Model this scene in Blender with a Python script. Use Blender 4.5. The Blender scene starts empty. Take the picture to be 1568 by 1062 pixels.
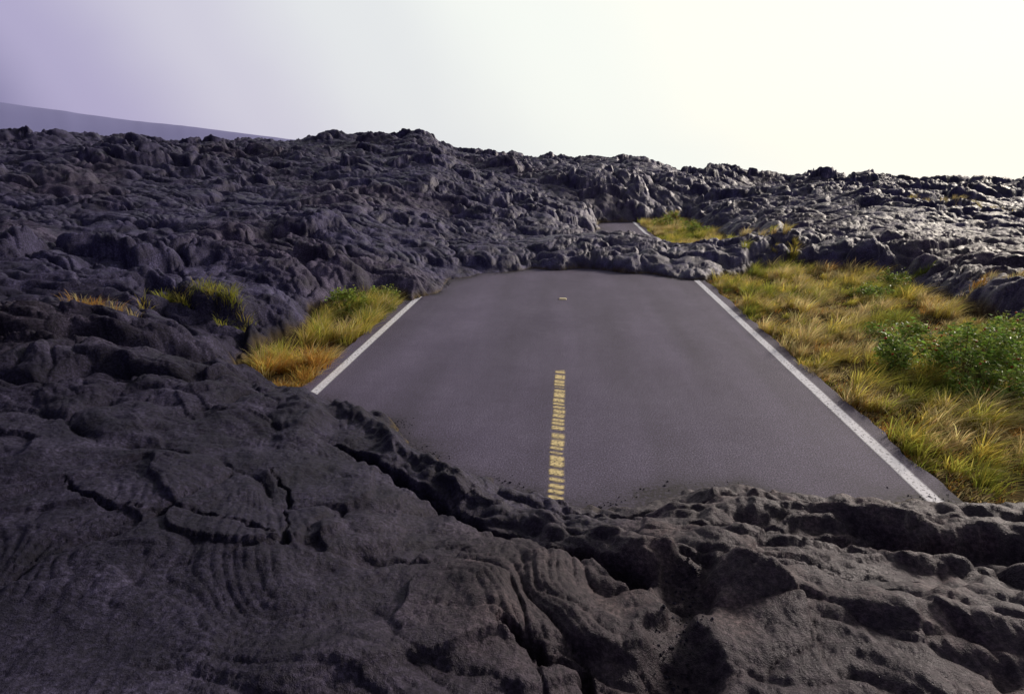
import bpy, math, numpy as np
from mathutils import Vector
rng=np.random.default_rng(7)
scene=bpy.context.scene
scene.view_settings.view_transform='Standard'
scene.view_settings.look='None'
scene.view_settings.exposure=0

# ------------------------------------------------------------ numpy noise
def h2(ix,iy,seed):
    a=(ix.astype(np.int64)*374761393+iy.astype(np.int64)*668265263+seed*1442695041)&0xFFFFFFFF
    a=((a^(a>>13))*1274126177)&0xFFFFFFFF
    a=((a^(a>>16))*2246822519)&0xFFFFFFFF
    a=a^(a>>15)
    return (a&0xFFFFFF)/float(0x1000000)
def perlin(x,y,seed=0):
    ix=np.floor(x);iy=np.floor(y);fx=x-ix;fy=y-iy
    u=fx*fx*fx*(fx*(fx*6-15)+10);v=fy*fy*fy*(fy*(fy*6-15)+10)
    def g(i,j):
        a=h2(ix+i,iy+j,seed)*2*np.pi
        return np.cos(a)*(fx-i)+np.sin(a)*(fy-j)
    return 1.5*((g(0,0)*(1-u)+g(1,0)*u)*(1-v)+(g(0,1)*(1-u)+g(1,1)*u)*v)
def fbm(x,y,seed,o=4):
    s=0;a=1
    for k in range(o):
        s=s+a*perlin(x,y,seed+k*17);x=x*2.03+3.1;y=y*2.03+1.7;a*=.5
    return s
def worley(x,y,seed=0):
    ix=np.floor(x);iy=np.floor(y)
    F1=np.full(x.shape,9.);F2=np.full(x.shape,9.);cx=np.zeros(x.shape);cy=np.zeros(x.shape);dx=np.zeros(x.shape);dy=np.zeros(x.shape)
    for i in (-1,0,1):
        for j in (-1,0,1):
            jx=ix+i;jy=iy+j
            ex=jx+.1+.8*h2(jx,jy,seed)-x;ey=jy+.1+.8*h2(jx,jy,seed+5)-y
            d=np.sqrt(ex*ex+ey*ey)
            m=d<F1
            F2=np.where(m,F1,np.minimum(F2,d));F1=np.where(m,d,F1)
            cx=np.where(m,jx,cx);cy=np.where(m,jy,cy);dx=np.where(m,-ex,dx);dy=np.where(m,-ey,dy)
    return F1,F2,cx,cy,dx,dy
def sst(a,b,x):
    t=np.clip((x-a)/(b-a),0,1);return t*t*(3-2*t)
def pil(t):
    t=np.clip(t,0,1);return np.sqrt(np.maximum(0,1-(1-t)**2))
def seg_dist(x,y,ax,ay,bx,by):
    vx=bx-ax;vy=by-ay
    t=np.clip(((x-ax)*vx+(y-ay)*vy)/(vx*vx+vy*vy),0,1)
    return np.hypot(x-ax-t*vx,y-ay-t*vy)
def line_dist(x,y,pts):
    d=np.full(x.shape,1e9)
    for (a,b) in zip(pts[:-1],pts[1:]): d=np.minimum(d,seg_dist(x,y,*a,*b))
    return d
def inside(x,y,poly):
    c=np.zeros(x.shape,bool);n=len(poly)
    for i in range(n):
        ax,ay=poly[i];bx,by=poly[(i+1)%n]
        if ay==by: continue
        m=((ay>y)!=(by>y))&(x<(bx-ax)*(y-ay)/(by-ay)+ax)
        c^=m
    return c
def sd_poly(x,y,poly):
    d=line_dist(x,y,poly+[poly[0]])
    return np.where(inside(x,y,poly),-d,d)

# ------------------------------------------------------------ layout (metres; road along +Y)
OPEN_A=[(-3.0,6.4),(-2.1,6.1),(-1.75,5.65),(-1.0,5.1),(-.35,4.68),(0,4.5),(.55,4.55),(.95,4.9),(1.4,4.95),(1.9,4.85),(2.54,4.75),(3.45,4.9),
 (4.5,4.75),(6.6,5.3),(8.4,7.3),(8.3,12),(8.7,15.5),(7.2,17.6),(5.2,16.8),(3.9,15.3),(3.3,15.2),(2.5,15.8),(1.6,15.9),(.8,16.5),(0,16.2),(-.8,16.3),(-1.6,15.7),(-2.3,15.3),(-2.85,14.5),
 (-3.05,12.8),(-3.35,12.0),(-3.7,12.4),(-4.4,12.6),(-5.1,10.8),(-4.6,9.6),(-5.0,8.1),(-4.5,6.8),(-3.4,6.6)]
OPEN_B=[(1.0,23.6),(3.2,22.2),(4.0,20),(6.0,19.8),(6.4,26),(6.2,31),(3.6,30),(1.7,29.6)]
AZ=[-90,-46,-41,-34,-26.4,-20,-17,-14.8,-13,-10.6,-5,0,6.2,8.5,10.9,19.1,27,35.3,90]
SS=[.045,.040,.038,.033,.036,.043,.043,.046,.042,.024,.014,.0066,.0085,-.002,-.0145,-.0177,-.0195,-.026,-.04]
CAMH=2.97
RIDGES=[([(-2.5,5.75),(-1.9,5.2),(-1.35,4.65),(-.8,4.2),(-.27,3.85),(.21,3.4),(.73,3.0)],.13,.12),
        ([(.9,3.95),(1.3,3.85),(2.1,3.75),(2.6,3.6),(3.3,3.4),(4.4,3.4)],.17,.15),
        ([(1.3,4.55),(1.8,4.58),(2.4,4.42)],.14,.14),
        ([(2.6,4.4),(3.3,4.32),(4.6,4.1)],.10,.10),
        ([(1.6,4.28),(2.6,4.15),(3.6,3.98),(4.8,3.8)],.07,.07),
        ([(-3.2,6.1),(-2.6,5.2),(-2.4,4.5)],.08,.16),
        ([(1.2,3.35),(2.0,3.22),(2.9,3.05),(4.0,3.0)],.06,.07),
        ([(1.0,3.1),(1.3,2.75),(2.2,2.5),(3.5,2.5)],.09,.26),
        ([(1.1,2.9),(1.7,2.5),(2.4,2.1),(3.2,1.9)],.035,.06)]
CRACKS=[([(-2.1,4.65),(-1.7,4.42),(-1.35,4.2),(-.95,3.96),(-.6,3.72),(0.0,3.2),(.5,2.85)],.22,.055),
        ([(-.25,2.30),(-.06,2.16),(.11,2.15),(.17,1.98),(.30,1.87),(.33,1.6)],.17,.020),
        ([(.80,2.95),(.70,2.6),(.58,2.15),(.5,1.5)],.13,.12),
        ([(-2.3,3.9),(-1.9,3.3),(-1.75,3.1),(-1.7,2.85),(-1.95,2.7)],.08,.012),
        ([(-3.6,3.3),(-3.0,3.05),(-2.4,3.1),(-1.8,2.95)],.07,.012),
        ([(.1,4.25),(.5,4.15),(.9,4.25),(1.25,4.3)],.12,.06),
        ([(1.0,3.55),(1.6,3.5),(2.6,3.35),(3.8,3.2)],.10,.05)]

def lobes(x,y,scale,seed,asp=1.7,rot=.25,w=.42,tilt=1.1):
    c,s=math.cos(rot),math.sin(rot)
    X=(x*c+y*s)/(scale*asp);Y=(-x*s+y*c)/scale
    F1,F2,cx,cy,dx,dy=worley(X,Y,seed)
    r=h2(cx,cy,seed+11);tx=h2(cx,cy,seed+12)-.5;ty=h2(cx,cy,seed+13)-.5
    e=pil((F2-F1)/w)
    h=(.35+.65*r+tilt*(dx*tx+dy*ty))*e
    return h,cx,cy,dx*scale*asp,dy*scale,e,F2-F1

def folds(ph,lam):
    t=ph/lam;t=t-np.floor(t)
    return np.sqrt(np.maximum(0,1-(2*t-1)**2))   # round ropes with sharp creases

def terrain(x,y):
    x=np.asarray(x,float);y=np.asarray(y,float)
    sdA=sd_poly(x,y,OPEN_A);sdB=sd_poly(x,y,OPEN_B)
    sd0=np.minimum(sdA,sdB)
    fy_=sst(12.5,14.5,y)
    sd=sd0+.13*perlin(x*1.4,y*1.4,3)+.07*perlin(x*4.2,y*4.2,4)+.03*perlin(x*12,y*12,5)+fy_*.45*np.abs(perlin(x*.9,y*.5,6))-.12*fy_
    d=np.hypot(x,y);az=np.degrees(np.arctan2(x,np.maximum(y,.01)))
    s=np.interp(az,AZ,SS)
    zs=CAMH-.66-.32*sst(0,.02,s)+s*np.maximum(d,44)
    sp=np.maximum(sd,0)
    wr=sst(4.8,8,x)*sst(4.6,7.5,y); wf=sst(11,15,y)*sst(-7,-3.5,x)*(1-wr)
    nearT=.05+1.17*(1-np.exp(-sp/2.8))
    rightT=.10+.55*(1-np.exp(-sp/1.6)); farT=.08+.55*(1-np.exp(-sp/4.))
    T=nearT*(1-wr)*(1-wf)+rightT*wr+farT*wf
    k=sst(17,46,d)*(.25+.75*sst(0,5,sdB))
    und=.32*fbm(x*.13,y*.13,40,2)*sst(7,16,d)*np.clip(sp/4,0,1)
    base=T*(1-k)+zs*k+und
    fg=(1-sst(4.4,6.4,y+.12*np.abs(x)-.2))
    wx=x+.60*perlin(x*.55,y*.55,21)+.24*perlin(x*1.7,y*1.7,22)
    wy=y+.60*perlin(x*.55+9,y*.55,23)+.24*perlin(x*1.7+5,y*1.7,24)
    rough=.55+.8*sst(-.35,.45,perlin(x*.22,y*.22,25))
    a1,cx,cy,dx,dy,e1,_=lobes(wx,wy,1.25,50,2.0,.22,.36,1.9)
    ux=wx+.10*perlin(x*3.2,y*3.2,31);uy=wy+.10*perlin(x*3.2+3,y*3.2,32)
    a2,cx2,cy2,dx2,dy2,e2,_=lobes(ux,uy,.50,60,2.4,-.25,.34,1.9)
    a3,_,_,_,_,e3,_=lobes(ux,uy,.19,70,2.6,.35,.45,1.3)
    ph=h2(cx,cy,80)*1.3+.9
    along=dx*np.cos(ph)+dy*np.sin(ph);perp=-dx*np.sin(ph)+dy*np.cos(ph)
    arc=along+.35*perp**2+.10*perlin(x*2.3,y*2.3,33)+.03*perlin(x*7,y*7,34)
    m1=sst(.2,.4,h2(cx,cy,81))*sst(.1,.6,e1)
    f1=folds(arc,.31);f2=folds(arc+.02*perlin(x*12,y*12,30),.095)
    big=1+.45*sst(20,34,d)
    mid=(.32*a1*big+.16*a2*big*(1-.4*m1))*rough+.050*a3*rough+.10*f1*m1+.018*f2*(.3+.7*m1)+.018*fbm(x*3,y*3,35,3)
    # foreground: smooth skin draped in long curving folds; flattest on the left plate
    lf=.30+.70*sst(-3.0,.4,x+.5*perlin(x*.6,y*.6,47))
    _,bx_,by_,_,_,be,bf=lobes(wx,wy,2.1,90,1.6,-.5)
    dg=.50*wx+.86*wy
    gph=dg+.30*perlin(x*.8,y*.8,36)
    fm=sst(-.3,.3,perlin(x*.6,y*.6,37))
    rope2=folds(gph+.03*perlin(x*3.5,y*3.5,38),.085)
    rope3=folds(gph+.05*perlin(x*2.2,y*2.2,48),.23)
    shn=perlin(x*.7+3,y*.9,49)+.18*perlin(x*2.5,y*2.5,149)
    shelf=.045*sst(.02,.06,shn)+.035*sst(-.34,-.31,shn)
    fgr=.03*a2*lf+.07*h2(bx_,by_,91)*sst(0,.14,bf)-.035*(1-sst(.0,.022,bf+.03*perlin(x*6,y*6,92)))+shelf
    fgr=fgr+.085*folds(gph,.66)*fm*lf+.013*rope2*sst(-.4,.1,perlin(x*.9,y*.9,93))+.034*rope3*sst(-.3,.2,perlin(x*.7+4,y*.7,95))*lf
    fgr=fgr+.05*fbm(x*1.2,y*1.2,41,2)+.010*fbm(x*5,y*5,43,3)+.009*np.abs(perlin(x*14,y*14,94))+.007*np.abs(perlin(x*31,y*31,96))-.07
    det=mid*(1-fg)+fgr*fg
    qx=x+.06*perlin(x*3,y*3,61)+.035*perlin(x*9,y*9,62);qy=y+.06*perlin(x*3+4,y*3,63)+.035*perlin(x*9,y*9+4,64)
    feat=np.zeros(x.shape)
    near=(y<8)&(np.abs(x)<7)
    if near.any():
        X=qx[near];Y=qy[near];f=np.zeros(X.shape)
        for pts,a,w in RIDGES:
            dd=line_dist(X,Y,pts);f+=a*np.exp(-(dd/w)**2)*(1+.35*perlin(X*1.4,Y*1.4,65))
        for pts,a,w in CRACKS:
            dd=line_dist(X,Y,pts);f-=a*np.exp(-(dd/(w*(1+.7*perlin(X*3,Y*3,66))))**4)
        feat[near]=f
    front=pil(sp/(.40+.35*fy_))
    lava=base*front*(.3+.7*pil(sp/1.4))+(det+feat)*(.3*front+.7*pil(sp/.8))
    lava=np.where(sd>0,np.maximum(lava,.03*front),0)
    road=(1-sst(3.55,3.95,np.abs(x-.03)))
    verge=-.02+.05*fbm(x*1.2,y*1.2,45,3)-.01
    ground=-.07*road+verge*(1-road)
    drop=(np.minimum(s,0)-.012)*np.maximum(d-44,0)
    z=ground+lava+np.where(d>44,drop,0)
    soil=1-sst(0,.12,sd)
    return z,soil,sd

# ------------------------------------------------------------ mesh helper
def mk(name,verts,faces,mat,smooth=True,col=None,attrs=None,parent=None):
    me=bpy.data.meshes.new(name)
    verts=np.asarray(verts,np.float32).reshape(-1,3)
    me.vertices.add(len(verts));me.vertices.foreach_set('co',verts.ravel())
    loops=np.concatenate([np.asarray(f,np.int32).ravel() for f in faces])
    sizes=np.concatenate([np.full(len(f),np.asarray(f).shape[1],np.int32) for f in faces])
    starts=np.concatenate([[0],np.cumsum(sizes)[:-1]]).astype(np.int32)
    me.loops.add(len(loops));me.loops.foreach_set('vertex_index',loops)
    me.polygons.add(len(sizes));me.polygons.foreach_set('loop_start',starts)
    me.polygons.foreach_set('use_smooth',np.full(len(sizes),smooth))
    me.update(calc_edges=True)
    if col is not None:
        a=me.attributes.new('Col','FLOAT_COLOR','POINT')
        c=np.ones((len(verts),4),np.float32);c[:,:3]=col;a.data.foreach_set('color',c.ravel())
    for k,v in (attrs or {}).items():
        a=me.attributes.new(k,'FLOAT','POINT');a.data.foreach_set('value',np.asarray(v,np.float32))
    ob=bpy.data.objects.new(name,me);me.materials.append(mat)
    scene.collection.objects.link(ob)
    if parent: ob.parent=parent
    return ob

# ------------------------------------------------------------ materials
def newmat(name):
    m=bpy.data.materials.new(name);m.use_nodes=True
    nt=m.node_tree;nt.nodes.clear();return m,nt
class N:
    def __init__(s,nt): s.nt=nt
    def n(s,t,**k):
        q=s.nt.nodes.new(t)
        for a,b in k.items(): setattr(q,a,b)
        return q
    def l(s,a,b): s.nt.links.new(a,b)
    def noise(s,sc,det=4,rough=.55,vec=None,dist=0):
        q=s.n('ShaderNodeTexNoise');q.inputs['Scale'].default_value=sc;q.inputs['Detail'].default_value=det
        q.inputs['Roughness'].default_value=rough;q.inputs['Distortion'].default_value=dist
        if vec: s.l(vec,q.inputs['Vector'])
        return q.outputs['Fac']
    def ramp(s,fac,stops,interp='LINEAR'):
        q=s.n('ShaderNodeValToRGB');q.color_ramp.interpolation=interp
        el=q.color_ramp.elements
        while len(el)<len(stops): el.new(.5)
        for e,(p,c) in zip(el,stops):
            e.position=p;e.color=(c,c,c,1) if isinstance(c,(int,float)) else (*c,1)
        s.l(fac,q.inputs['Fac']);return q.outputs['Color']
    def mix(s,f,a,b,mode='MIX'):
        q=s.n('ShaderNodeMix',data_type='RGBA',blend_type=mode)
        for sock,v in ((q.inputs[0],f),(q.inputs[6],a),(q.inputs[7],b)):
            if hasattr(v,'links'): s.l(v,sock)
            elif isinstance(v,(int,float)): sock.default_value=v if sock==q.inputs[0] else (v,v,v,1)
            else: sock.default_value=(*v,1)
        return q.outputs[2]
    def bump(s,h,st,dist,norm=None):
        q=s.n('ShaderNodeBump');q.inputs['Strength'].default_value=st;q.inputs['Distance'].default_value=dist
        s.l(h,q.inputs['Height'])
        if norm: s.l(norm,q.inputs['Normal'])
        return q.outputs['Normal']
    def pos(s): return s.n('ShaderNodeNewGeometry').outputs['Position']

def lava_mat():
    m,nt=newmat('lava_rock');k=N(nt);p=k.pos()
    med=k.noise(2.3,5,.6,p);fine=k.noise(38,4,.7,p);gr=k.noise(120,3,.75,p)
    c=k.ramp(med,[(.3,(.008,.0075,.016)),(.5,(.018,.016,.034)),(.7,(.042,.038,.074))])
    warm=k.ramp(med,[(.3,(.016,.011,.013)),(.5,(.036,.026,.028)),(.75,(.100,.070,.062))])
    wa=k.n('ShaderNodeAttribute',attribute_name='warm').outputs['Fac']
    c=k.mix(wa,c,warm)
    we=k.n('ShaderNodeAttribute',attribute_name='weather_light').outputs['Fac']
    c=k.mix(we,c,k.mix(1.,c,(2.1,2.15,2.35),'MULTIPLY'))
    sp=k.ramp(fine,[(.35,.45),(.5,1.),(.65,2.2)])
    c=k.mix(1.,c,sp,'MULTIPLY')
    at=k.n('ShaderNodeAttribute',attribute_name='soil').outputs['Fac']
    soil=k.ramp(k.noise(6,5,.7,p),[(.3,(.04,.03,.022)),(.5,(.10,.075,.04)),(.7,(.20,.155,.07))])
    c=k.mix(at,c,soil)
    b=k.n('ShaderNodeBsdfPrincipled')
    k.l(c,b.inputs['Base Color'])
    k.l(k.ramp(med,[(.3,.42),(.7,.64)]),b.inputs['Roughness'])
    b.inputs['Specular Tint'].default_value=(.84,.77,1.,1.)
    fr=k.n('ShaderNodeAttribute',attribute_name='glass').outputs['Fac']
    k.l(fr,b.inputs['Specular IOR Level'])
    mp=k.n('ShaderNodeMapping');mp.inputs['Rotation'].default_value=(0,0,math.radians(32));mp.inputs['Scale'].default_value=(5,24,8);k.l(p,mp.inputs['Vector'])
    st=k.noise(1.,4,.6,mp.outputs[0],.8)
    n0=k.bump(st,.3,.03)
    n1=k.bump(k.noise(14,5,.65,p,.4),.45,.025,n0)
    n2=k.bump(fine,.9,.015,n1);n3=k.bump(gr,1.,.008,n2)
    k.l(n3,b.inputs['Normal'])
    o=k.n('ShaderNodeOutputMaterial');k.l(b.outputs[0],o.inputs[0]);return m
def road_mat():
    m,nt=newmat('asphalt');k=N(nt);p=k.pos()
    mp=k.n('ShaderNodeMapping');mp.inputs['Scale'].default_value=(1.,.12,1.);k.l(p,mp.inputs['Vector'])
    lane=k.noise(1.3,2,.5,mp.outputs[0]);pat=k.noise(.8,5,.6,p);g=k.noise(60,3,.85,p);g3=k.noise(7,5,.75,p)
    c=k.ramp(pat,[(.3,(.082,.068,.118)),(.7,(.108,.092,.150))])
    c=k.mix(1.,c,k.ramp(lane,[(.3,.78),(.7,1.17)]),'MULTIPLY')
    c=k.mix(1.,c,k.ramp(g3,[(.3,.88),(.7,1.12)]),'MULTIPLY')
    c=k.mix(1.,c,k.ramp(g,[(.33,.30),(.5,1.),(.68,2.7)]),'MULTIPLY')
    # lava dust and char close to the flow edge
    du=k.n('ShaderNodeAttribute',attribute_name='dust').outputs['Fac']
    dn=k.n('ShaderNodeMath',operation='MULTIPLY',use_clamp=True);k.l(du,dn.inputs[0]);k.l(k.ramp(k.noise(30,4,.75,p),[(.35,0.),(.6,1.2)]),dn.inputs[1])
    c=k.mix(dn.outputs[0],c,(.022,.018,.024))
    b=k.n('ShaderNodeBsdfPrincipled');k.l(c,b.inputs['Base Color']);b.inputs['Roughness'].default_value=.75
    b.inputs['Specular IOR Level'].default_value=.3
    k.l(k.bump(g,.6,.010),b.inputs['Normal'])
    o=k.n('ShaderNodeOutputMaterial');k.l(b.outputs[0],o.inputs[0]);return m
def paint_mat(name,col,lo,hi,sc):
    m,nt=newmat(name);k=N(nt);p=k.pos()
    w=k.ramp(k.noise(sc,5,.7,p),[(lo,0.),(hi,1.)])
    at=k.n('ShaderNodeAttribute',attribute_name='cov').outputs['Fac']
    mu=k.n('ShaderNodeMath',operation='MULTIPLY');k.l(w,mu.inputs[0]);k.l(at,mu.inputs[1])
    b=k.n('ShaderNodeBsdfPrincipled')
    c=k.mix(k.noise(25,3,.6,p),tuple(v*.75 for v in col),col)
    k.l(c,b.inputs['Base Color']);b.inputs['Roughness'].default_value=.7
    t=k.n('ShaderNodeBsdfTransparent');mx=k.n('ShaderNodeMixShader')
    k.l(mu.outputs[0],mx.inputs[0]);k.l(t.outputs[0],mx.inputs[1]);k.l(b.outputs[0],mx.inputs[2])
    o=k.n('ShaderNodeOutputMaterial');k.l(mx.outputs[0],o.inputs[0]);return m
def leaf_mat(name,tr=.45,rough=.6):
    m,nt=newmat(name);k=N(nt)
    at=k.n('ShaderNodeAttribute',attribute_name='Col').outputs['Color']
    v=k.mix(1.,at,k.ramp(k.noise(3,3,.6,k.pos()),[(.3,.75),(.7,1.25)]),'MULTIPLY')
    d=k.n('ShaderNodeBsdfPrincipled');k.l(v,d.inputs['Base Color']);d.inputs['Roughness'].default_value=rough;d.inputs['Specular IOR Level'].default_value=.25
    t=k.n('ShaderNodeBsdfTranslucent');k.l(v,t.inputs['Color'])
    mx=k.n('ShaderNodeMixShader');mx.inputs[0].default_value=tr
    k.l(d.outputs[0],mx.inputs[1]);k.l(t.outputs[0],mx.inputs[2])
    o=k.n('ShaderNodeOutputMaterial');k.l(mx.outputs[0],o.inputs[0]);return m
def plain(name,c1,c2,sc,rough=.8):
    m,nt=newmat(name);k=N(nt);b=k.n('ShaderNodeBsdfPrincipled')
    k.l(k.mix(k.noise(sc,4,.6,k.pos()),c1,c2),b.inputs['Base Color']);b.inputs['Roughness'].default_value=rough
    o=k.n('ShaderNodeOutputMaterial');k.l(b.outputs[0],o.inputs[0]);return m
LAVA=lava_mat()

# ------------------------------------------------------------ terrain sheet
r=np.concatenate([np.geomspace(2.0,75,1050),np.geomspace(77,4000,50)])
th=np.radians(np.linspace(-66,62,1350))
R,TH=np.meshgrid(r,th,indexing='ij')
X=R*np.sin(TH);Y=-3+R*np.cos(TH)
xf,yf=X.ravel(),Y.ravel()
Z,SO,_=terrain(xf,yf)
nzb=perlin(xf*.5,yf*.5,150)
glass=(.12+.36*sst(-4,3,xf+.5*nzb)*(1-.75*sst(5,10,xf)*sst(8,14,yf))+.10*sst(9,20,yf)*(1-sst(3,9,xf)))*(1-SO)
weather_light=np.clip(sst(6,11,yf+1.2*nzb)*(.6+.4*sst(-16,-6,xf))+.25*sst(-2.5,1,xf),0,1)  # paler weathered midfield; dimmer light on the left also put into this colour
warm=np.clip(.05+.85*sst(-1.5,1.5,xf+1.6*perlin(xf*.6,yf*.6,151))*(1-sst(4.5,7,yf))+.6*sst(8,10,xf)*(1-sst(15,22,yf))+.25*sst(.1,.5,perlin(xf*.2,yf*.2,152)),0,.9)  # brown lava tones; warm sun highlights at right foreground painted into the colour
nr,na=R.shape
idx=np.arange(nr*na).reshape(nr,na)
F=np.stack([idx[:-1,:-1],idx[:-1,1:],idx[1:,1:],idx[1:,:-1]],-1).reshape(-1,4)[:,::-1]
mk('lava_field_ground',np.stack([xf,yf,Z],-1),[F],LAVA,True,attrs={'soil':SO,'glass':glass,'weather_light':weather_light,'warm':warm})

# ------------------------------------------------------------ road and markings
ys=np.arange(-1,36,.10);n=len(ys);NC=49
xl=-3.58+.07*perlin(ys*1.3,ys*0+2,5)+.03*perlin(ys*5,ys*0+2,6);xr=3.70+.07*perlin(ys*1.3,ys*0+7,7)+.03*perlin(ys*5,ys*0+7,8)
cols=np.linspace(0,1,NC)
V=np.stack([xl[:,None]+(xr-xl)[:,None]*cols,np.repeat(ys[:,None],NC,1),np.zeros((n,NC))],-1)
i=np.arange(n*NC).reshape(n,NC)
Fq=np.stack([i[:-1,:-1],i[:-1,1:],i[1:,1:],i[1:,:-1]],-1).reshape(-1,4)
rsd=terrain(V[...,0].ravel(),V[...,1].ravel())[2]
dust=np.exp(-np.maximum(-rsd,0)/.16)*(.6+.8*np.clip(perlin(V[...,0].ravel()*1.3,V[...,1].ravel()*1.3,160)+.3,0,1))
mk('asphalt_road',V,[Fq],road_mat(),True,attrs={'dust':dust})
def strip(name,xc,w,y0,y1,mat,step,covf,wob=.004):
    yy=np.arange(y0,y1+1e-6,step);m=len(yy);c=np.array([-.5,-.33,.33,.5])
    xx=xc+wob*perlin(yy*3,yy*0+xc,9)
    V=np.stack([xx[:,None]+w*c,np.repeat(yy[:,None],4,1),np.full((m,4),.004)],-1)
    cl_,cr_=covf(yy),covf(yy+.025)
    cov=np.stack([0*yy,cl_,cr_,0*yy],-1)
    i=np.arange(m*4).reshape(m,4)
    Fq=np.stack([i[:-1,:-1],i[:-1,1:],i[1:,1:],i[1:,:-1]],-1).reshape(-1,4)
    return mk(name,V,[Fq],mat,True,attrs={'cov':cov.ravel()})
W=paint_mat('white_road_paint',(.84,.84,.95),.32,.47,30)
YL=paint_mat('yellow_road_paint',(.95,.76,.38),.34,.50,34)
strip('white_edge_line',3.45,.17,3.5,33,W,.25,lambda y:np.ones_like(y))
strip('white_edge_line',-3.31,.16,5.5,16,W,.25,lambda y:np.ones_like(y))
strip('yellow_centre_dash',-.02,.17,3.9,8.0,YL,.012,lambda y:np.clip(.85+1.0*np.sin(2*np.pi*y/.13+9*perlin(y*1.7,y*0,12))+1.6*perlin(y*5,y*0,13),0,1.),.012)
a,b,h=.085,.07,.025
V=[(-a,-b,0),(a,-b,0),(a,b,0),(-a,b,0),(-a*.8,-b*.45,h),(a*.8,-b*.45,h),(a*.8,b*.45,h),(-a*.8,b*.45,h)]
V=[(x-.02,y+12.6,z+.003) for x,y,z in V]
mk('road_reflector',V,[np.array([(4,5,6,7),(0,1,5,4),(1,2,6,5),(2,3,7,6),(3,0,4,7)])],plain('reflector_plastic',(.9,.72,.36),(.95,.85,.55),20,.4),False)

# ------------------------------------------------------------ fine lava crumbs along the flow edge
ico=np.array([(0,0,1),(.9,0,.4),(.28,.85,.4),(-.72,.53,.4),(-.72,-.53,.4),(.28,-.85,.4),(.72,.53,-.45),(-.28,.85,-.45),(-.9,0,-.45),(-.28,-.85,-.45),(.72,-.53,-.45),(0,0,-1)])
icf=np.array([(0,1,2),(0,2,3),(0,3,4),(0,4,5),(0,5,1),(1,6,2),(2,7,3),(3,8,4),(4,9,5),(5,10,1),(2,6,7),(3,7,8),(4,8,9),(5,9,10),(1,10,6),(11,7,6),(11,8,7),(11,9,8),(11,10,9),(11,6,10)])
px=rng.uniform(-4,4,200000);py=rng.uniform(1.2,17,200000)
pz,_,psd=terrain(px,py)
clus=np.clip(perlin(px*1.6,py*1.6,140)*2+.4,0,1)
prob=np.exp(-np.maximum(-psd,0)/.06)*(psd<.03)*.7*clus
gd=line_dist(px,py,CRACKS[2][0])
prob=np.maximum(prob,.7*np.exp(-(gd/.10)**2))
prob*=np.where((px>3.7)|(px<-3.55),0,1.)
kp=rng.uniform(size=len(px))<prob
px,py,pz,psd=px[kp],py[kp],pz[kp],psd[kp]
pz=np.maximum(pz,0)
sz=np.minimum(rng.lognormal(math.log(.004),.45,len(px)),.011)*(1+.05*py)
V=ico[None]*sz[:,None,None]*(1+.55*(rng.random((len(px),12,1))-.5))*rng.uniform(.6,1.3,(len(px),1,3))
V=V+np.stack([px,py,pz+sz*.2],-1)[:,None]
Fr=(icf[None]+12*np.arange(len(px))[:,None,None]).reshape(-1,3)
mk('lava_rubble',V,[Fr],LAVA,False,attrs={'soil':np.zeros(len(px)*12),'glass':np.full(len(px)*12,.3)})

# ------------------------------------------------------------ grass
GM=leaf_mat('grass_blades',.5)
C={'straw':(.86,.70,.34),'yel':(.84,.70,.16),'ygr':(.56,.56,.10),'grn':(.27,.34,.06),'org':(.74,.42,.11)}
def blades(cx,cy,nb,length,spread,cols,wind=(.35,-.12)):
    T=len(cx);rep=np.repeat(np.arange(T),nb);M=len(rep)
    ang=rng.uniform(0,2*np.pi,M);rad=np.sqrt(rng.random(M))*np.repeat(spread,nb)
    bx=cx[rep]+rad*np.cos(ang);by=cy[rep]+rad*np.sin(ang)
    ok=~((bx>-3.50)&(bx<3.62));rep,ang,rad,bx,by=rep[ok],ang[ok],rad[ok],bx[ok],by[ok];M=len(rep)
    bz=terrain(bx,by)[0]-.01
    L=length[rep]*rng.uniform(.45,1.15,M)
    lean=rng.uniform(.1,.65,M)+rad/np.maximum(spread[rep],.01)*.45
    a2=ang+rng.normal(0,.5,M)
    lx=np.cos(a2)*lean+wind[0];ly=np.sin(a2)*lean+wind[1]
    w=rng.uniform(.0026,.0055,M)
    sx=-np.sin(a2+rng.normal(0,.8,M));sy=np.cos(a2)
    out=[]
    for t,ww in ((0,1.),(.4,.9),(.75,.6),(1.,0)):
        hh=L*(t-.34*(lean+.2)*t*t);ox=L*lx*t*t*.8;oy=L*ly*t*t*.8
        c=np.stack([bx+ox,by+oy,bz+np.maximum(hh,t*.02)],-1)
        if ww>0:
            o=np.stack([sx*w*ww,sy*w*ww,0*w],-1);out+=[c-o,c+o]
        else: out+=[c]
    V=np.stack(out,1)
    b=7*np.arange(M)[:,None]
    q=np.concatenate([b+np.array([0,1,3,2]),b+np.array([2,3,5,4])]);t3=b+np.array([4,5,6])
    col=cols[rep]*rng.uniform(.65,1.15,(M,1))*(1+rng.normal(0,.06,(M,3)))
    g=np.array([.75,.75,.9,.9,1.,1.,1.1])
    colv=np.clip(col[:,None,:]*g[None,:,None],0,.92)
    return V.reshape(-1,3),q,t3,colv.reshape(-1,3)
def pal(names,p,T):
    i=rng.choice(len(names),T,p=p);return np.array([C[n] for n in names])[i]*rng.uniform(.75,1.08,(T,1))
def grass(name,cx,cy,nb,lo,hi,cols,sp=.12,big=None):
    T=len(cx);Ls=rng.uniform(lo,hi,T)
    if big is not None: Ls=Ls*big
    V,q,t,c=blades(cx,cy,nb,Ls,rng.uniform(sp*.6,sp*1.4,T),cols)
    return mk(name,V,[q,t],GM,True,col=c)
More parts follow.
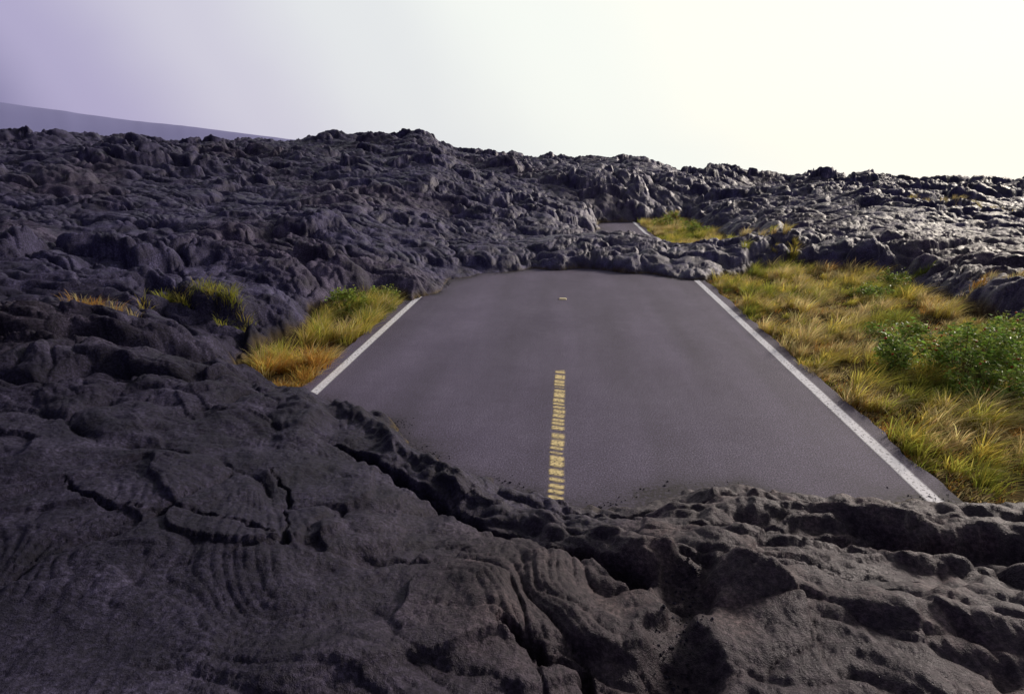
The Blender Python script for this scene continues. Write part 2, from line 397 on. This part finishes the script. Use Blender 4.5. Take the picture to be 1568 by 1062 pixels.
GR=[(3.70,4.9),(5,4.9),(6.8,5.6),(8.2,7.6),(8.1,11),(8.5,15.2),(7.2,17),(5.6,16.6),(4.3,15.4),(3.70,14.8)]
GR2=[(3.66,23),(4.2,20.2),(5.9,20),(6.3,26),(6.1,31),(3.66,30)]
def fill(poly,n,seed,thr=-.25):
    P=np.array(poly);x=rng.uniform(P[:,0].min(),P[:,0].max(),n);y=rng.uniform(P[:,1].min(),P[:,1].max(),n)
    m=inside(x,y,poly)&(perlin(x*1.1,y*1.1,seed)>thr);return x[m],y[m]
x1,y1=fill(GR,1650,101,-.18);x2,y2=fill(GR2,560,102,-.5);x3,y3=fill([(5.4,16),(7.6,16.4),(6.4,19.9),(4.9,20.3)],120,103)
gx=np.concatenate([x1,x2,x3]);gy=np.concatenate([y1,y2,y3])
cc=pal(['straw','yel','ygr','grn'],[.50,.34,.14,.02],len(gx))
nz=perlin(gx*.7,gy*.7,110)
cc=np.where((nz>.32)[:,None],pal(['ygr','grn'],[.8,.2],len(gx)),cc)
cc=np.where((nz<-.42)[:,None],pal(['straw','org'],[.8,.2],len(gx)),cc)
grass('roadside_grass',gx,gy,68,.20,.46,cc,.09,.65+.8*np.clip(perlin(gx*1.5,gy*1.5,111)+.4,0,1))
tx_,ty_=fill(GR,2600,105,-.35);grass('dry_thatch',tx_,ty_,16,.05,.14,pal(['straw','org','ygr'],[.45,.25,.3],len(tx_)),.16)
fy=rng.uniform(4.9,15,420);fx=3.72+np.abs(rng.normal(0,.16,420))
grass('grass_fringe',fx,fy,14,.05,.15,pal(['straw','ygr','org'],[.4,.3,.3],420),.07)
GL=[(-3.6,6.8),(-4.3,6.9),(-4.8,8.2),(-4.5,9.5),(-5.0,10.9),(-4.4,12.4),(-3.6,12.0)]
lx,ly=fill(GL,420,104,-.25)
cl=pal(['straw','yel','ygr'],[.30,.45,.25],len(lx))
cl=np.where(((ly<7.9)&(rng.random(len(lx))<.55))[:,None],np.array(C['org']),cl)
cl=np.where(((ly>10)&(rng.random(len(lx))<.3))[:,None],np.array(C['grn']),cl)
grass('roadside_grass',lx,ly,50,.24,.50,cl,.10,.6+.9*np.clip(perlin(lx*1.8,ly*1.8,112)+.4,0,1))
for (qx,qy,nn,s,names,pr) in [(-6.3,8.7,13,.30,['ygr','yel'],[.6,.4]),(-5.65,8.8,8,.16,['yel','ygr'],[.5,.5]),(-6.6,7.3,10,.26,['org','straw'],[.5,.5]),
     (15.5,24.5,40,.8,['straw','yel'],[.5,.5]),(9.2,12.6,20,.45,['org','straw'],[.35,.65]),(8.9,15.0,10,.3,['ygr','grn'],[.5,.5])]:
    ax=qx+rng.normal(0,s,nn);ay=qy+rng.normal(0,s*.6,nn)
    grass('grass_tuft',ax,ay,40,.18,.32,pal(names,pr,nn)*.8,.11)

# ------------------------------------------------------------ shrubs
LM=leaf_mat('shrub_leaves',.35,.45)
BM=plain('red_berries',(.50,.03,.02),(.7,.10,.03),40,.35)
SM=plain('shrub_stems',(.10,.06,.035),(.16,.11,.07),30)
def shrub(name,mounds,nleaf,nberry,green):
    root=bpy.data.objects.new(name,None);scene.collection.objects.link(root)
    P=[];S=[]
    tot=sum(m[2]**2 for m in mounds)
    for (mx,my,rr,hh) in mounds:
        k=int(nleaf*rr*rr/tot);ng=max(8,k//45)
        z0=float(terrain(np.array([mx]),np.array([my]))[0][0])
        a=rng.uniform(0,2*np.pi,ng);e=np.arcsin(rng.uniform(.05,1,ng));q=rng.uniform(.45,1.25,ng)
        gc=np.stack([mx+rr*q*np.cos(a)*np.cos(e),my+rr*q*np.sin(a)*np.cos(e),z0+.05+hh*q*np.sin(e)],-1)
        S+= [((mx+.15*rr*math.cos(t),my+.15*rr*math.sin(t),z0-.02),tuple(c)) for t,c in zip(a,gc)]
        gi=rng.integers(0,ng,k)
        P.append(gc[gi]+rng.normal(0,.055,(k,3)))
    P=np.concatenate(P);P[:,2]=np.maximum(P[:,2],terrain(P[:,0],P[:,1])[0]+.01)
    k=len(P);u=rng.normal(size=(k,3));u/=np.linalg.norm(u,axis=1)[:,None];u[:,2]*=.6
    v=np.cross(u,rng.normal(size=(k,3)));v/=np.linalg.norm(v,axis=1)[:,None]
    L=rng.uniform(.022,.050,k)[:,None];nrm=np.cross(u,v)
    V=np.stack([P-u*L,P+v*L*.45+nrm*L*.15,P+u*L,P-v*L*.45+nrm*L*.15],1)
    b=4*np.arange(k)[:,None];Fl=np.concatenate([b+np.array([0,1,2]),b+np.array([0,2,3])])
    base=np.array(green)*rng.uniform(.5,1.5,(k,1))*(1+rng.normal(0,.1,(k,3)))
    mk('leaves',V,[Fl],LM,False,col=np.repeat(np.clip(base,0,1),4,0),parent=root)
    VV=[];FF=[];o=0
    for A,B in S:
        A=np.array(A);B=np.array(B);mid=(A+B)/2+np.array([0,0,.06])
        for p,w in ((A,.008),(mid,.005),(B,.002)):
            for t in range(3): VV.append(p+w*np.array([math.cos(t*2.09),math.sin(t*2.09),0]))
        for s_ in (0,3):
            for t in range(3): FF.append((o+s_+t,o+s_+(t+1)%3,o+s_+3+(t+1)%3,o+s_+3+t))
        o+=9
    mk('stems',np.array(VV),[np.array(FF)],SM,True,parent=root)
    if nberry:
        i=rng.choice(k,nberry);c=P[i]+rng.normal(0,.02,(nberry,3))+np.array([0,0,.03]);s=rng.uniform(.014,.025,nberry)
        V=ico[None]*s[:,None,None]+c[:,None]
        mk('berries',V,[(icf[None]+12*np.arange(nberry)[:,None,None]).reshape(-1,3)],BM,True,parent=root)
shrub('berry_shrub',[(5.0,8.5,.40,.40),(5.7,8.1,.60,.65),(6.4,7.5,.7,.75),(5.5,7.2,.4,.4),(6.8,6.7,.6,.65),(5.9,6.4,.4,.38),(6.6,8.6,.55,.65),(5.7,9.8,.4,.35),(7.2,9.6,.45,.4)],20000,200,(.27,.38,.08))
shrub('small_shrub',[(5.0,28,.8,.5),(5.6,25.5,.6,.4)],2600,0,(.28,.36,.07))
shrub('small_shrub',[(-4.4,11.2,.42,.34),(-4.0,12.0,.3,.28)],2500,0,(.28,.35,.07))
shrub('small_shrub',[(8.0,14.6,.35,.45),(6.9,13.3,.35,.3)],1600,0,(.25,.33,.08))

# ------------------------------------------------------------ distant hill
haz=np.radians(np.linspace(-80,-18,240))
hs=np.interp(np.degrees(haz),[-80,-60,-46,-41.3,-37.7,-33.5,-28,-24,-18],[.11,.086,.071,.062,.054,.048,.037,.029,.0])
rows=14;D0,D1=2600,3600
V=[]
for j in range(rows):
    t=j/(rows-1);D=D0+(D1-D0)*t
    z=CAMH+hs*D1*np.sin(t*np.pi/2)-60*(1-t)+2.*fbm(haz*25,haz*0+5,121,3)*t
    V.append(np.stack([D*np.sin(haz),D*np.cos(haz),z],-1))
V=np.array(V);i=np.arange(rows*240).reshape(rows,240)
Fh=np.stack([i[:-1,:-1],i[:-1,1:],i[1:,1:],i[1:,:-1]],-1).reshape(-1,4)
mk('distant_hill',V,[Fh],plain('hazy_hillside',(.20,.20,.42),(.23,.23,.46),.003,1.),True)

# ------------------------------------------------------------ world + sun
w=bpy.data.worlds.new('World');scene.world=w;w.use_nodes=True
nt=w.node_tree;nt.nodes.clear();k=N(nt)
SUN_AZ,SUN_EL=math.radians(44),math.radians(24)
tc=k.n('ShaderNodeTexCoord').outputs['Generated']
sx=k.n('ShaderNodeSeparateXYZ');k.l(tc,sx.inputs[0])
mxz=k.n('ShaderNodeMath',operation='MAXIMUM');k.l(sx.outputs[2],mxz.inputs[0]);mxz.inputs[1].default_value=.02
cb=k.n('ShaderNodeCombineXYZ');k.l(sx.outputs[0],cb.inputs[0]);k.l(sx.outputs[1],cb.inputs[1]);k.l(mxz.outputs[0],cb.inputs[2])
sky=k.n('ShaderNodeTexSky',sky_type='NISHITA');sky.sun_disc=False;sky.sun_elevation=SUN_EL;sky.sun_rotation=SUN_AZ
sky.air_density=1.5;sky.dust_density=4.;k.l(cb.outputs[0],sky.inputs[0])
bg1=k.n('ShaderNodeBackground');k.l(sky.outputs[0],bg1.inputs[0]);bg1.inputs[1].default_value=.08
dp=k.n('ShaderNodeVectorMath',operation='DOT_PRODUCT');k.l(tc,dp.inputs[0]);dp.inputs[1].default_value=(.557,.663,.5)
nz=k.noise(2.2,4,.5,tc,.3)
ad=k.n('ShaderNodeMath',operation='MULTIPLY_ADD');k.l(nz,ad.inputs[0]);ad.inputs[1].default_value=.14;k.l(dp.outputs['Value'],ad.inputs[2])
cl=k.ramp(ad.outputs[0],[(0,(.09,.08,.17)),(.13,(.22,.20,.38)),(.25,(.46,.42,.63)),(.42,(.66,.64,.76)),(.60,(.82,.84,.86)),(.78,(.97,1.0,.95)),(1.,(1.15,1.10,.95))],'EASE')
el=k.ramp(sx.outputs[2],[(.30,1.),(.60,.38),(1.,.26)])   # unseen sky overhead dimmed, added to cut ambient and shape the light
cl=k.mix(1.,cl,el,'MULTIPLY')
bg2=k.n('ShaderNodeBackground');k.l(cl,bg2.inputs[0]);bg2.inputs[1].default_value=1.
ms=k.n('ShaderNodeMixShader');ms.inputs[0].default_value=.93
k.l(bg1.outputs[0],ms.inputs[1]);k.l(bg2.outputs[0],ms.inputs[2])
o=k.n('ShaderNodeOutputWorld');k.l(ms.outputs[0],o.inputs[0])
sl=bpy.data.lights.new('sun','SUN');sl.energy=3.2;sl.angle=math.radians(9);sl.color=(1.,.89,.75)
so=bpy.data.objects.new('sun',sl);scene.collection.objects.link(so)
dirv=Vector((math.sin(SUN_AZ)*math.cos(SUN_EL),math.cos(SUN_AZ)*math.cos(SUN_EL),math.sin(SUN_EL)))
so.rotation_euler=dirv.to_track_quat('Z','Y').to_euler()

# ------------------------------------------------------------ camera
cd=bpy.data.cameras.new('camera');cam=bpy.data.objects.new('camera',cd);scene.collection.objects.link(cam)
cd.lens=20;cd.sensor_width=36;cd.sensor_fit='HORIZONTAL';cd.clip_end=10000;cd.clip_start=.05
cam.location=(0,0,CAMH);cam.rotation_euler=(math.radians(90-18.1),0,math.radians(5.3))
scene.camera=cam
